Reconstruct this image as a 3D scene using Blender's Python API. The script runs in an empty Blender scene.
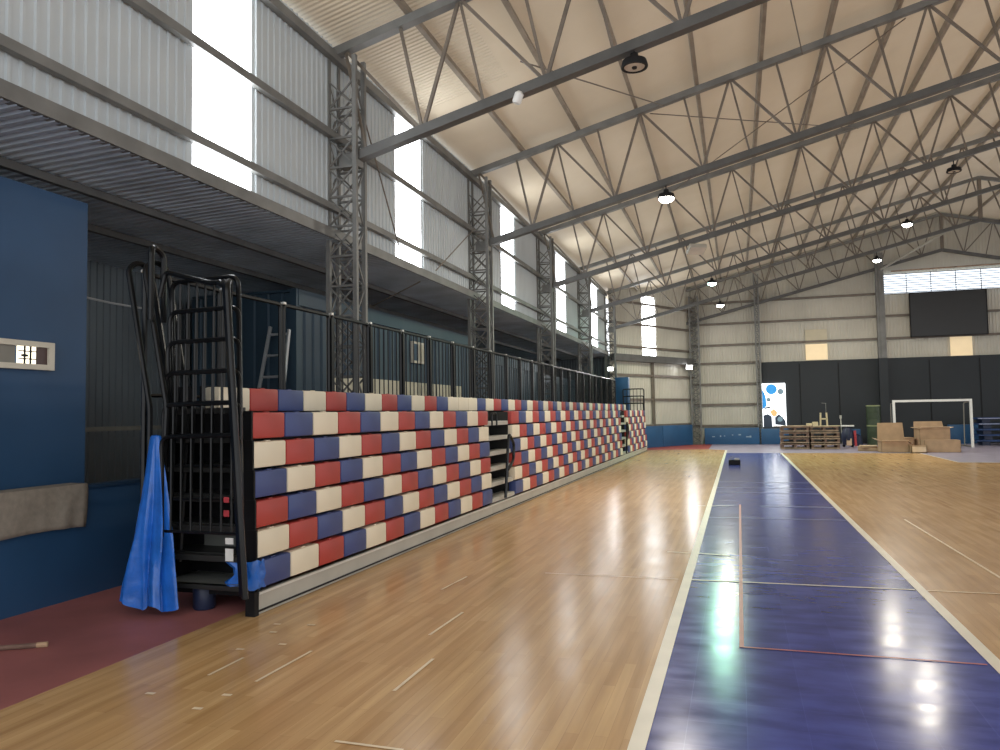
import bpy, bmesh, math, random
from mathutils import Vector, Matrix
random.seed(7)
S = bpy.context.scene
COL = S.collection
D = bpy.data

# ------------------------------------------------------------------ materials
def mat(name, col, rough=0.5, metal=0.0, var=0.12, scale=3.0, bump=0.0, spec=0.5, emit=None, es=0.0, coat=0.0, stretch=None):
    m = D.materials.new(name); m.use_nodes = True
    nt = m.node_tree; N = nt.nodes; L = nt.links
    b = N['Principled BSDF']
    b.inputs['Roughness'].default_value = rough
    b.inputs['Metallic'].default_value = metal
    b.inputs['Specular IOR Level'].default_value = spec
    b.inputs['Coat Weight'].default_value = coat
    tc = N.new('ShaderNodeTexCoord'); mp = N.new('ShaderNodeMapping')
    L.new(tc.outputs['Object'], mp.inputs['Vector'])
    if stretch: mp.inputs['Scale'].default_value = stretch
    nz = N.new('ShaderNodeTexNoise'); nz.inputs['Scale'].default_value = scale; nz.inputs['Detail'].default_value = 4
    L.new(mp.outputs['Vector'], nz.inputs['Vector'])
    cr = N.new('ShaderNodeValToRGB')
    e = cr.color_ramp.elements
    e[0].position = 0.3; e[1].position = 0.7
    e[0].color = (*[max(0, c*(1-var)) for c in col], 1); e[1].color = (*[min(1, c*(1+var)) for c in col], 1)
    L.new(nz.outputs['Fac'], cr.inputs['Fac']); L.new(cr.outputs['Color'], b.inputs['Base Color'])
    if bump:
        bp = N.new('ShaderNodeBump'); bp.inputs['Strength'].default_value = bump; bp.inputs['Distance'].default_value = 0.02
        L.new(nz.outputs['Fac'], bp.inputs['Height']); L.new(bp.outputs['Normal'], b.inputs['Normal'])
    if emit:
        b.inputs['Emission Color'].default_value = (*emit, 1); b.inputs['Emission Strength'].default_value = es
    return m

M = {}
M['steel'] = mat('grey_painted_steel', (0.16, 0.162, 0.155), 0.5, 0.0, 0.2)
M['steel_dark'] = mat('dark_painted_steel', (0.085, 0.085, 0.082), 0.5, 0.0, 0.2)
M['steel_far'] = mat('brown_grey_steel', (0.15, 0.125, 0.10), 0.5, 0.0, 0.2)
M['purlin'] = mat('purlin_steel', (0.26, 0.225, 0.18), 0.6, 0.0, 0.2)
M['black'] = mat('black_tube', (0.006, 0.0065, 0.007), 0.3, 0.0, 0.3, spec=0.28)
M['blackmatte'] = mat('black_matte', (0.007, 0.007, 0.008), 0.6, 0.0, 0.3, spec=0.25)
M['deck'] = mat('grey_deck_board', (0.16, 0.165, 0.15), 0.5, 0.0, 0.15)
M['darkdeck'] = mat('dark_deck', (0.022, 0.022, 0.02), 0.45, 0.0, 0.2)
M['alu'] = mat('aluminium_kickplate', (0.46, 0.45, 0.40), 0.45, 0.15, 0.1, 2.0)
M['alu_l'] = mat('pale_aluminium', (0.7, 0.7, 0.66), 0.35, 0.4, 0.05)
M['red'] = mat('red_seat', (0.40, 0.045, 0.035), 0.42, 0, 0.12, 2)
M['blue'] = mat('blue_seat', (0.040, 0.064, 0.20), 0.42, 0, 0.12, 2)
M['white'] = mat('cream_seat', (0.78, 0.70, 0.54), 0.42, 0, 0.05, 2)
M['clad'] = mat('grey_wall_cladding', (0.48, 0.525, 0.545), 0.55, 0.0, 0.07, 0.8)
M['cladfar'] = mat('off_white_end_cladding', (0.52, 0.50, 0.43), 0.55, 0.0, 0.08, 0.8)
M['soffit'] = mat('galvanised_soffit', (0.44, 0.51, 0.58), 0.42, 0.2, 0.2, 1.5)  # lightened blue tone stands in for haze under the side roof
M['darkwall'] = mat('dark_outer_wall', (0.14, 0.165, 0.18), 0.7, 0.0, 0.2, 0.6)  # lifted blue-grey colour takes the place of haze before this wall
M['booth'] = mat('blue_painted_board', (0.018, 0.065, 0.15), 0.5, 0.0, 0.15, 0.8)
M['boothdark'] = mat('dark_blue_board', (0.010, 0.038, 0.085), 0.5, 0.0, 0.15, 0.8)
M['container'] = mat('blue_container_paint', (0.032, 0.062, 0.09), 0.5, 0.1, 0.12, 0.7)
M['creampanel'] = mat('cream_lower_panel', (0.55, 0.52, 0.40), 0.6, 0, 0.1)
M['charcoal'] = mat('charcoal_lining', (0.018, 0.023, 0.028), 0.7, 0.0, 0.1, 0.6)
M['pad'] = mat('blue_wall_pad', (0.018, 0.085, 0.20), 0.45, 0.0, 0.15, 1.5)
M['padmark'] = mat('worn_white_marks', (0.3, 0.4, 0.5), 0.6)
M['screen'] = mat('black_screen', (0.010, 0.011, 0.012), 0.35)
M['beige'] = mat('beige_translucent_pane', (0.72, 0.60, 0.38), 0.5, 0, 0.05, 2, emit=(1.0, 0.75, 0.45), es=0.25)
M['beige2'] = mat('faded_beige_pane', (0.52, 0.47, 0.34), 0.5, 0, 0.05)
M['whitepaint'] = mat('white_paint', (0.75, 0.75, 0.72), 0.4, 0, 0.04)
M['offwhite'] = mat('off_white_frame', (0.62, 0.58, 0.48), 0.5, 0, 0.06)
M['line'] = mat('white_court_line', (0.80, 0.74, 0.60), 0.35, 0, 0.06, 4)
M['linethin'] = mat('faded_white_line', (0.42, 0.45, 0.58), 0.35, 0, 0.1, 6)
M['linewood'] = mat('cream_line', (0.85, 0.70, 0.48), 0.35, 0, 0.06, 6)
M['redline'] = mat('red_court_line', (0.45, 0.09, 0.10), 0.35, 0, 0.12, 6)
M['carton'] = mat('brown_cardboard', (0.42, 0.28, 0.17), 0.8, 0, 0.12, 4)
M['cartonl'] = mat('pale_cardboard', (0.66, 0.50, 0.34), 0.8, 0, 0.08, 4)
M['timber'] = mat('weathered_timber', (0.30, 0.21, 0.145), 0.75, 0, 0.35, 5)
M['timberd'] = mat('dark_timber', (0.16, 0.095, 0.07), 0.75, 0, 0.35, 5)
M['timberl'] = mat('pale_timber', (0.60, 0.50, 0.32), 0.7, 0, 0.15, 5)
M['drum'] = mat('dark_green_drum', (0.035, 0.055, 0.025), 0.5, 0, 0.25, 3)
M['drumrim'] = mat('olive_rim', (0.26, 0.30, 0.15), 0.5, 0, 0.2, 3)
M['tarp'] = mat('glossy_blue_tarp', (0.016, 0.13, 0.52), 0.24, 0, 0.2, 7, bump=0.55)
M['towel'] = mat('grey_brown_cloth', (0.25, 0.22, 0.18), 0.95, 0, 0.12, 20, bump=0.2)
M['navy'] = mat('navy_vinyl', (0.010, 0.018, 0.05), 0.5)
M['bluemat'] = mat('blue_stacked_panel', (0.012, 0.045, 0.15), 0.5, 0, 0.3, 3)
M['redpaint'] = mat('red_paint', (0.42, 0.04, 0.05), 0.5)
M['brown'] = mat('brown_pane', (0.08, 0.045, 0.04), 0.4)
M['greypane'] = mat('grey_pane', (0.20, 0.19, 0.16), 0.4)
M['winlight'] = mat('small_bright_pane', (0.9, 0.85, 0.7), 0.4, emit=(1.0, 0.9, 0.7), es=1.0)
M['bannerwhite'] = mat('bright_banner', (0.8, 0.85, 0.9), 0.5, emit=(0.93, 0.97, 1.0), es=1.6)
M['bannerblue'] = mat('banner_sky_blue', (0.03, 0.28, 0.65), 0.5, emit=(0.03, 0.3, 0.75), es=0.35)
M['bannergrey'] = mat('banner_grey', (0.18, 0.27, 0.33), 0.5, emit=(0.18, 0.27, 0.33), es=0.25)
M['bannerdark'] = mat('banner_dark', (0.04, 0.06, 0.10), 0.5)
M['bannerorange'] = mat('banner_orange', (0.8, 0.5, 0.22), 0.5, emit=(0.8, 0.5, 0.2), es=0.3)
M['silver'] = mat('silver_ladder', (0.55, 0.57, 0.58), 0.35, 0.6, 0.05)
def emitter(name, col, st, var=0.03):
    return mat(name, (0.8, 0.8, 0.8), 0.4, var=var, emit=col, es=st)
M['skylight'] = emitter('translucent_wall_sheet', (0.93, 0.97, 1.0), 7.0)
M['louvre'] = emitter('daylight_behind_louvres', (0.78, 0.88, 1.0), 1.1)
M['lamp_on'] = emitter('lit_lamp_lens', (1.0, 0.96, 0.85), 25.0)
M['lamp_green'] = emitter('greenish_lamp_lens', (0.55, 1.0, 0.82), 18.0)
M['flood_on'] = emitter('lit_flood_lens', (0.97, 0.99, 1.0), 5.0)
M['lamp_off'] = mat('unlit_lamp_lens', (0.6, 0.55, 0.48), 0.4)

def nodes(m):
    nt = m.node_tree; return nt.nodes, nt.links, nt.nodes['Principled BSDF']
def math_node(N, L, op, a, b=None):
    n = N.new('ShaderNodeMath'); n.operation = op
    for i, v in enumerate((a, b)):
        if v is None: continue
        if isinstance(v, (int, float)): n.inputs[i].default_value = v
        else: L.new(v, n.inputs[i])
    return n.outputs[0]

def wood_floor():
    m = D.materials.new('varnished_hardwood_strip_floor'); m.use_nodes = True
    N, L, b = nodes(m)
    tc = N.new('ShaderNodeTexCoord')
    mp = N.new('ShaderNodeMapping'); mp.inputs['Rotation'].default_value = (0, 0, math.pi/2)
    L.new(tc.outputs['Object'], mp.inputs['Vector'])
    br = N.new('ShaderNodeTexBrick')
    br.inputs['Scale'].default_value = 1.0; br.inputs['Brick Width'].default_value = 1.15; br.inputs['Row Height'].default_value = 0.075
    br.inputs['Mortar Size'].default_value = 0.0012; br.inputs['Mortar Smooth'].default_value = 0.3
    br.inputs['Color1'].default_value = (0.55, 0.335, 0.145, 1); br.inputs['Color2'].default_value = (0.67, 0.44, 0.21, 1)
    br.inputs['Mortar'].default_value = (0.47, 0.28, 0.12, 1); br.offset = 0.37; br.inputs['Bias'].default_value = 0.1
    L.new(mp.outputs['Vector'], br.inputs['Vector'])
    mp2 = N.new('ShaderNodeMapping'); mp2.inputs['Scale'].default_value = (9.0, 0.5, 1)
    L.new(tc.outputs['Object'], mp2.inputs['Vector'])
    nz = N.new('ShaderNodeTexNoise'); nz.inputs['Scale'].default_value = 1.6; nz.inputs['Detail'].default_value = 5
    L.new(mp2.outputs['Vector'], nz.inputs['Vector'])
    cr = N.new('ShaderNodeValToRGB'); cr.color_ramp.elements[0].position = 0.25; cr.color_ramp.elements[1].position = 0.8
    cr.color_ramp.elements[0].color = (0.72, 0.66, 0.6, 1); cr.color_ramp.elements[1].color = (1.1, 1.1, 1.1, 1)
    L.new(nz.outputs['Fac'], cr.inputs['Fac'])
    mx = N.new('ShaderNodeMix'); mx.data_type = 'RGBA'; mx.blend_type = 'MULTIPLY'; mx.inputs['Factor'].default_value = 1
    L.new(br.outputs['Color'], mx.inputs['A']); L.new(cr.outputs['Color'], mx.inputs['B'])
    L.new(mx.outputs['Result'], b.inputs['Base Color'])
    nz2 = N.new('ShaderNodeTexNoise'); nz2.inputs['Scale'].default_value = 1.5; nz2.inputs['Detail'].default_value = 4
    L.new(tc.outputs['Object'], nz2.inputs['Vector'])
    r = math_node(N, L, 'MULTIPLY', nz2.outputs['Fac'], 0.16); r = math_node(N, L, 'ADD', r, 0.15)
    L.new(r, b.inputs['Roughness'])
    mp3 = N.new('ShaderNodeMapping'); mp3.inputs['Scale'].default_value = (14, 2.2, 1)
    L.new(tc.outputs['Object'], mp3.inputs['Vector'])
    nz3 = N.new('ShaderNodeTexNoise'); nz3.inputs['Scale'].default_value = 1.0; nz3.inputs['Detail'].default_value = 3
    L.new(mp3.outputs['Vector'], nz3.inputs['Vector'])
    bp = N.new('ShaderNodeBump'); bp.inputs['Strength'].default_value = 0.12; bp.inputs['Distance'].default_value = 0.01
    L.new(nz3.outputs['Fac'], bp.inputs['Height']); L.new(bp.outputs['Normal'], b.inputs['Normal'])
    b.inputs['Specular IOR Level'].default_value = 0.32
    return m
def tile_floor(name, c1, c2, tile=0.3, spec=0.32, r0=0.09):
    m = D.materials.new(name); m.use_nodes = True
    N, L, b = nodes(m)
    tc = N.new('ShaderNodeTexCoord')
    br = N.new('ShaderNodeTexBrick')
    br.inputs['Scale'].default_value = 1.0; br.inputs['Brick Width'].default_value = tile; br.inputs['Row Height'].default_value = tile
    br.inputs['Mortar Size'].default_value = 0.002; br.offset = 0.0
    br.inputs['Color1'].default_value = (*c1, 1); br.inputs['Color2'].default_value = (*c2, 1)
    br.inputs['Mortar'].default_value = (*[x*1.12 for x in c2], 1)
    L.new(tc.outputs['Object'], br.inputs['Vector'])
    nz = N.new('ShaderNodeTexNoise'); nz.inputs['Scale'].default_value = 2.5; nz.inputs['Detail'].default_value = 7
    mpn = N.new('ShaderNodeMapping'); mpn.inputs['Scale'].default_value = (1, 2.2, 1)
    L.new(tc.outputs['Object'], mpn.inputs['Vector']); L.new(mpn.outputs['Vector'], nz.inputs['Vector'])
    cr = N.new('ShaderNodeValToRGB'); cr.color_ramp.elements[0].position = 0.3; cr.color_ramp.elements[1].position = 0.75
    cr.color_ramp.elements[0].color = (0.7, 0.7, 0.7, 1); cr.color_ramp.elements[1].color = (1.25, 1.25, 1.25, 1)
    L.new(nz.outputs['Fac'], cr.inputs['Fac'])
    mx = N.new('ShaderNodeMix'); mx.data_type = 'RGBA'; mx.blend_type = 'MULTIPLY'; mx.inputs['Factor'].default_value = 1
    L.new(br.outputs['Color'], mx.inputs['A']); L.new(cr.outputs['Color'], mx.inputs['B'])
    L.new(mx.outputs['Result'], b.inputs['Base Color'])
    r = math_node(N, L, 'MULTIPLY', nz.outputs['Fac'], 0.2); r = math_node(N, L, 'ADD', r, r0)
    L.new(r, b.inputs['Roughness'])
    nz3 = N.new('ShaderNodeTexNoise'); nz3.inputs['Scale'].default_value = 5; nz3.inputs['Detail'].default_value = 3
    L.new(tc.outputs['Object'], nz3.inputs['Vector'])
    bp = N.new('ShaderNodeBump'); bp.inputs['Strength'].default_value = 0.08; bp.inputs['Distance'].default_value = 0.01
    L.new(nz3.outputs['Fac'], bp.inputs['Height']); L.new(bp.outputs['Normal'], b.inputs['Normal'])
    b.inputs['Specular IOR Level'].default_value = spec
    return m
M['wood'] = wood_floor()
M['bluefloor'] = tile_floor('blue_sports_tile_floor', (0.042, 0.062, 0.29), (0.052, 0.074, 0.33))
M['purplefloor'] = tile_floor('lilac_grey_tile_floor', (0.33, 0.30, 0.39), (0.36, 0.33, 0.42), r0=0.3)
M['redfloor'] = mat('worn_red_painted_concrete', (0.33, 0.115, 0.105), 0.6, 0, 0.22, 1.2)
M['redfloorfar'] = mat('red_painted_edge', (0.28, 0.05, 0.04), 0.6, 0, 0.15, 1.2)

def roof_mat():
    m = D.materials.new('cream_insulated_roof'); m.use_nodes = True
    N, L, b = nodes(m); out = N['Material Output']
    tc = N.new('ShaderNodeTexCoord')
    nz = N.new('ShaderNodeTexNoise'); nz.inputs['Scale'].default_value = 0.5; nz.inputs['Detail'].default_value = 5
    L.new(tc.outputs['Object'], nz.inputs['Vector'])
    cr = N.new('ShaderNodeValToRGB'); cr.color_ramp.elements[0].position = 0.3; cr.color_ramp.elements[1].position = 0.7
    cr.color_ramp.elements[0].color = (0.55, 0.475, 0.355, 1); cr.color_ramp.elements[1].color = (0.64, 0.565, 0.44, 1)
    L.new(nz.outputs['Fac'], cr.inputs['Fac'])
    L.new(cr.outputs['Color'], b.inputs['Base Color']); b.inputs['Roughness'].default_value = 0.6
    wv = N.new('ShaderNodeTexWave'); wv.bands_direction = 'Y'; wv.inputs['Scale'].default_value = 3.5; wv.inputs['Distortion'].default_value = 0.0
    L.new(tc.outputs['Object'], wv.inputs['Vector'])
    nzb = N.new('ShaderNodeTexNoise'); nzb.inputs['Scale'].default_value = 1.3; nzb.inputs['Detail'].default_value = 3
    L.new(tc.outputs['Object'], nzb.inputs['Vector'])
    sp = N.new('ShaderNodeSeparateXYZ'); L.new(tc.outputs['Object'], sp.inputs['Vector'])
    # bare ribbed sheet only in the first bays next to the eave
    f1 = math_node(N, L, 'MAXIMUM', math_node(N, L, 'LESS_THAN', sp.outputs['Y'], 9.3), math_node(N, L, 'MULTIPLY', math_node(N, L, 'LESS_THAN', sp.outputs['Y'], 12.2), math_node(N, L, 'LESS_THAN', sp.outputs['X'], -3.6)))
    ws = math_node(N, L, 'MULTIPLY', wv.outputs['Fac'], f1)
    hsum = math_node(N, L, 'ADD', ws, math_node(N, L, 'MULTIPLY', nzb.outputs['Fac'], 1.2))
    bp = N.new('ShaderNodeBump'); bp.inputs['Strength'].default_value = 0.5; bp.inputs['Distance'].default_value = 0.05
    L.new(hsum, bp.inputs['Height']); L.new(bp.outputs['Normal'], b.inputs['Normal'])
    tr = N.new('ShaderNodeBsdfTranslucent'); tr.inputs['Color'].default_value = (0.62, 0.50, 0.36, 1)
    mx = N.new('ShaderNodeMixShader'); mx.inputs['Fac'].default_value = 0.11
    L.new(b.outputs['BSDF'], mx.inputs[1]); L.new(tr.outputs['BSDF'], mx.inputs[2]); L.new(mx.outputs['Shader'], out.inputs['Surface'])
    return m
M['roof'] = roof_mat()

# ------------------------------------------------------------------ mesh helpers
def box(bm, c, s, mtx=None, bev=0.0):
    r = bmesh.ops.create_cube(bm, size=1.0)
    vs = r['verts']
    for v in vs: v.co = Vector((v.co.x*s[0]+c[0], v.co.y*s[1]+c[1], v.co.z*s[2]+c[2]))
    if bev:
        es = list({e for v in vs for e in v.link_edges})
        rr = bmesh.ops.bevel(bm, geom=es, offset=bev, segments=2, profile=0.6, affect='EDGES')
        vs = rr['verts'] if not mtx else list({v for f in rr['faces'] for v in f.verts} | {v for v in vs if v.is_valid})
    if mtx:
        for v in vs:
            if v.is_valid: v.co = mtx @ v.co
    return vs
def bar(bm, a, b, w, h=None, up=(0, 0, 1)):
    """rectangular bar from a to b, w across, h along up"""
    a = Vector(a); b = Vector(b); h = h or w
    d = (b-a).normalized(); u = Vector(up)
    if abs(d.dot(u)) > 0.98: u = Vector((1, 0, 0))
    s = d.cross(u).normalized(); t = s.cross(d).normalized()
    vs = []
    for p in (a, b):
        for i, j in ((-1, -1), (1, -1), (1, 1), (-1, 1)):
            vs.append(bm.verts.new(p + s*(w/2*i) + t*(h/2*j)))
    for f in ((0, 1, 2, 3), (7, 6, 5, 4), (0, 4, 5, 1), (1, 5, 6, 2), (2, 6, 7, 3), (3, 7, 4, 0)):
        bm.faces.new([vs[i] for i in f])
def tube(bm, pts, r, n=8):
    pts = [Vector(p) for p in pts]
    rings = []
    prev = None
    for i, p in enumerate(pts):
        if i == 0: d = pts[1]-p
        elif i == len(pts)-1: d = p-pts[i-1]
        else: d = (pts[i+1]-p).normalized() + (p-pts[i-1]).normalized()
        d.normalize()
        if prev is None:
            u = Vector((0, 0, 1)) if abs(d.z) < 0.9 else Vector((1, 0, 0))
            s = d.cross(u).normalized()
        else:
            s = (prev - d*prev.dot(d)).normalized()
        prev = s; t = d.cross(s)
        rings.append([bm.verts.new(p + (s*math.cos(2*math.pi*k/n) + t*math.sin(2*math.pi*k/n))*r) for k in range(n)])
    for a, b in zip(rings, rings[1:]):
        for k in range(n): bm.faces.new((a[k], a[(k+1) % n], b[(k+1) % n], b[k]))
    bm.faces.new(rings[0][::-1]); bm.faces.new(rings[-1])
def fillet(pts, r, n=4):
    pts = [Vector(p) for p in pts]; out = [pts[0]]
    for a, b, c in zip(pts, pts[1:], pts[2:]):
        u = (a-b); v = (c-b); rr = min(r, u.length*0.49, v.length*0.49)
        p0 = b+u.normalized()*rr; p2 = b+v.normalized()*rr
        for i in range(n+1):
            t = i/n; out.append(p0*(1-t)**2 + b*2*t*(1-t) + p2*t*t)
    out.append(pts[-1]); return out
def lathe(bm, prof, c=(0, 0, 0), n=20):
    rings = []
    for r, z in prof:
        if r < 1e-5: rings.append([bm.verts.new((c[0], c[1], c[2]+z))])
        else: rings.append([bm.verts.new((c[0]+r*math.cos(2*math.pi*k/n), c[1]+r*math.sin(2*math.pi*k/n), c[2]+z)) for k in range(n)])
    for a, b in zip(rings, rings[1:]):
        if len(a) == 1 and len(b) == 1: continue
        if len(a) == 1:
            for k in range(n): bm.faces.new((a[0], b[(k+1) % n], b[k]))
        elif len(b) == 1:
            for k in range(n): bm.faces.new((a[k], a[(k+1) % n], b[0]))
        else:
            for k in range(n): bm.faces.new((a[k], a[(k+1) % n], b[(k+1) % n], b[k]))
    if len(rings[0]) > 1: bm.faces.new(rings[0][::-1])
    if len(rings[-1]) > 1: bm.faces.new(rings[-1])
def poly(bm, pts):
    return bm.faces.new([bm.verts.new(p) for p in pts])
def NB(): return bmesh.new()
def mesh(bm, name, m, smooth=False):
    bmesh.ops.recalc_face_normals(bm, faces=bm.faces)
    me = D.meshes.new(name); bm.to_mesh(me); bm.free()
    me.materials.append(M[m] if isinstance(m, str) else m)
    if smooth:
        me.polygons.foreach_set('use_smooth', [True]*len(me.polygons))
        try: me.set_sharp_from_angle(angle=math.radians(38))
        except Exception: pass
    return me
def obj(name, bm, m, parent=None, smooth=False, label=None, loc=None):
    o = D.objects.new(name, bm if isinstance(bm, bpy.types.Mesh) else mesh(bm, name, m, smooth))
    COL.objects.link(o)
    if parent: o.parent = parent
    if label: o['label'] = label
    if loc: o.location = loc
    return o
def tag(o, label, cat, group=None):
    o['label'] = label; o['category'] = cat
    if group: o['group'] = group
    return o
def thing(name, label, cat, loc=(0, 0, 0), rz=0.0, group=None):
    o = D.objects.new(name, None); COL.objects.link(o)
    o.empty_display_size = 0.1
    o.location = loc; o.rotation_euler = (0, 0, rz)
    return tag(o, label, cat, group)
def struct(name, bm, m, smooth=False):
    o = obj(name, bm, m, None, smooth); o['kind'] = 'structure'; return o
def copy_tree(o, parent=None):
    c = o.copy(); COL.objects.link(c)
    if parent is not None: c.parent = parent
    for ch in list(o.children): copy_tree(ch, c)
    return c
ORD = ['first', 'second', 'third', 'fourth', 'fifth', 'sixth', 'seventh', 'eighth', 'ninth', 'tenth', 'eleventh', 'twelfth', 'thirteenth', 'fourteenth']

# ------------------------------------------------------------------ dimensions
XL = -5.4           # left wall plane
RID = 9.1           # ridge X
SL = 0.245          # roof slope
YB, YF = -3.0, 38.5 # building ends
BAY = [9.35, 15.15, 20.95, 26.75, 32.55, 38.3]
def roofz(x): return 7.06 + SL*((x if x < RID else 2*RID-x) + 5.35)
def topz(x): return 6.85 + SL*(x+5.35)
def botz(x): return 5.3 + SL*(x+5.0)
CA, CB = Vector((-5.25, 32.7, 0)), Vector((-2.05, 38.5, 0))   # oblique corner wall

# ------------------------------------------------------------------ setting
def ground(pieces, m):
    bm = NB()
    for pts in pieces: poly(bm, [(x, y, 0) for x, y in pts])
    bmesh.ops.remove_doubles(bm, verts=bm.verts, dist=1e-5)
    struct('floor', bm, m)
ground([[(-4.08, YB), (-.5, YB), (-.5, 32.5), (-4.08, 32.5)], [(-4.08, 32.5), (-.5, 32.5), (-1.2, 33.3)]], 'wood')
ground([[(1.5, YB), (24, YB), (24, 24.3), (6.2, 25.3), (1.5, 25.3)], [(1.5, 25.3), (6.2, 25.3), (6.2, 30.3), (1.5, 30.3)]], 'wood')
ground([[(-.5, YB), (1.5, YB), (1.5, 30.3), (-.5, 30.3)]], 'bluefloor')
ground([[(6.2, 25.3), (24, 24.3), (24, 33.3), (6.2, 33.3), (6.2, 30.3)], [(-.5, 30.3), (6.2, 30.3), (6.2, 33.3), (-1.2, 33.3), (-.5, 32.5)], [(-1.2, 33.3), (24, 33.3), (24, YF), (-1.2, YF)]], 'purplefloor')
ground([[(-10, YB), (-4.08, YB), (-4.08, 32.3), (-10, 32.3)]], 'redfloor')
ground([[(-10, 32.3), (-4.08, 32.3), (-4.08, 32.5), (-10, 32.5)], [(-10, 32.5), (-4.08, 32.5), (-1.2, 33.3), (-10, 33.3)], [(-10, 33.3), (-1.2, 33.3), (-1.2, YF), (-10, YF)]], 'redfloorfar')

tn = [0]
def trim(bm, m, smooth=False):
    tn[0] += 1; return struct('trim_%d' % tn[0], bm, m, smooth)
def line(a, b, w, m, z=.004):
    a = Vector((a[0], a[1], z)); b = Vector((b[0], b[1], z)); d = (b-a).normalized(); s = Vector((-d.y, d.x, 0))*w/2
    bm = NB(); poly(bm, [a-s, b-s, b+s, a+s]); trim(bm, m)
line((-0.53, YB), (-0.48, 32.4), 0.085, 'line')
line((1.53, YB), (1.54, 30.2), 0.085, 'line')
line((1.6, 30.25), (6.2, 30.25), 0.08, 'line'); line((6.2, 30.2), (6.2, 25.3), 0.06, 'line'); line((6.2, 25.3), (12, 24.9), 0.06, 'line')
line((-0.49, 7.62), (1.48, 7.66), 0.035, 'line', .005); line((1.58, 7.66), (6, 7.72), 0.03, 'linewood')
line((-1.94, 7.60), (-0.6, 7.62), 0.018, 'linewood')
line((-0.83, 9.06), (-0.57, 9.03), 0.05, 'linewood'); line((-0.48, 9.03), (-0.13, 8.98), 0.055, 'line', .005)
line((-0.83, 13.5), (-0.57, 13.54), 0.05, 'linewood'); line((-0.48, 13.54), (-0.1, 13.6), 0.055, 'line', .005)
line((0.33, 13.65), (1.48, 13.65), 0.05, 'linethin', .005)
line((-0.47, 12.1), (1.48, 12.15), 0.03, 'linethin'); line((-0.47, 15.85), (1.48, 15.8), 0.04, 'linethin')
line((-0.47, 16.8), (1.48, 16.75), 0.04, 'linethin'); line((-0.47, 18.1), (1.48, 18.08), 0.05, 'linethin')
line((-0.02, 5.55), (0.0, 13.8), 0.03, 'redline', .006); line((-0.035, 5.56), (1.47, 5.57), 0.022, 'redline', .005)
for (a, b, w) in (((-3.29, 4.11), (-3.29, 4.47), .022), ((-2.92, 4.09), (-2.91, 4.72), .022), ((-2.01, 4.17), (-2.01, 4.78), .022),
                  ((-2.25, 5.28), (-2.23, 5.95), .022), ((-2.71, 6.66), (-2.67, 7.25), .022), ((-2.0, 3.46), (-1.62, 3.46), .02),
                  ((2.3, 12.4), (2.36, 8.3), .03)):
    line(a, b, w, 'linewood')
for x, y in ((-3.42, 3.75), (-2.98, 3.63), (-2.95, 3.85), (-3.43, 4.62), (-3.27, 5.3), (-3.2, 4.8), (-3.55, 5.25), (-3.45, 5.05)):
    line((x-.03, y), (x+.03, y+.005), .03, 'linewood')

# upper left wall: ribbed sheets between the translucent strips
WIN = [(6.46, 7.46), (11.42, 12.48), (17.4, 18.5), (23.3, 24.55), (29.25, 30.6)]
Z0, Z1 = 4.18, 6.98
def ribbed(bm, a, b, z0, z1, pitch=0.125, dep=0.018, topf=None, flip=1):
    """ribbed sheet from a to b (2-D), ribs vertical"""
    a = Vector((a[0], a[1])); b = Vector((b[0], b[1])); Lh = (b-a).length
    d = (b-a)/Lh; n = Vector((-d.y, d.x))*flip
    prof = []; s = 0.0
    while s < Lh:
        for ds, o in ((0, 0), (pitch*0.62, 0), (pitch*0.7, dep), (pitch*0.92, dep)):
            if s+ds < Lh: prof.append((s+ds, o))
        s += pitch
    prof.append((Lh, 0))
    prev = None
    for s_, o in prof:
        p = a + d*s_ + n*o
        zt = topf(p) if topf else z1
        pair = (bm.verts.new((p.x, p.y, z0)), bm.verts.new((p.x, p.y, zt)))
        if prev: bm.faces.new((prev[0], pair[0], pair[1], prev[1]))
        prev = pair
bm = NB(); y = YB
for w0, w1 in WIN + [(32.7, 33)]:
    ribbed(bm, (XL, y), (XL, w0), Z0, Z1, flip=-1); y = w1
struct('wall_left', bm, 'clad')
def window_strip(n, a, b, z0, z1, m='skylight'):
    bm = NB(); ribbed(bm, a, b, z0, z1, 0.25, 0.015, flip=-1)
    # return edges give the sheet a thickness
    struct('window_%d' % n, bm, m)
for i, (w0, w1) in enumerate(WIN): window_strip(i+1, (XL, w0), (XL, w1), Z0, 6.72 if i else 6.9)
# above the shorter strips
bm = NB()
for w0, w1 in WIN[1:]: ribbed(bm, (XL, w0), (XL, w1), 6.72, Z1, flip=-1)
struct('wall_left', bm, 'clad')
# girts and eave beam of the left wall
for z, w, h in ((4.2, .10, .14), (4.58, .08, .09), (5.62, .08, .10), (6.78, .10, .12)):
    bm = NB(); bar(bm, (XL+.07, YB, z), (XL+.07, 32.6, z), w, h); trim(bm, 'steel')
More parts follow.
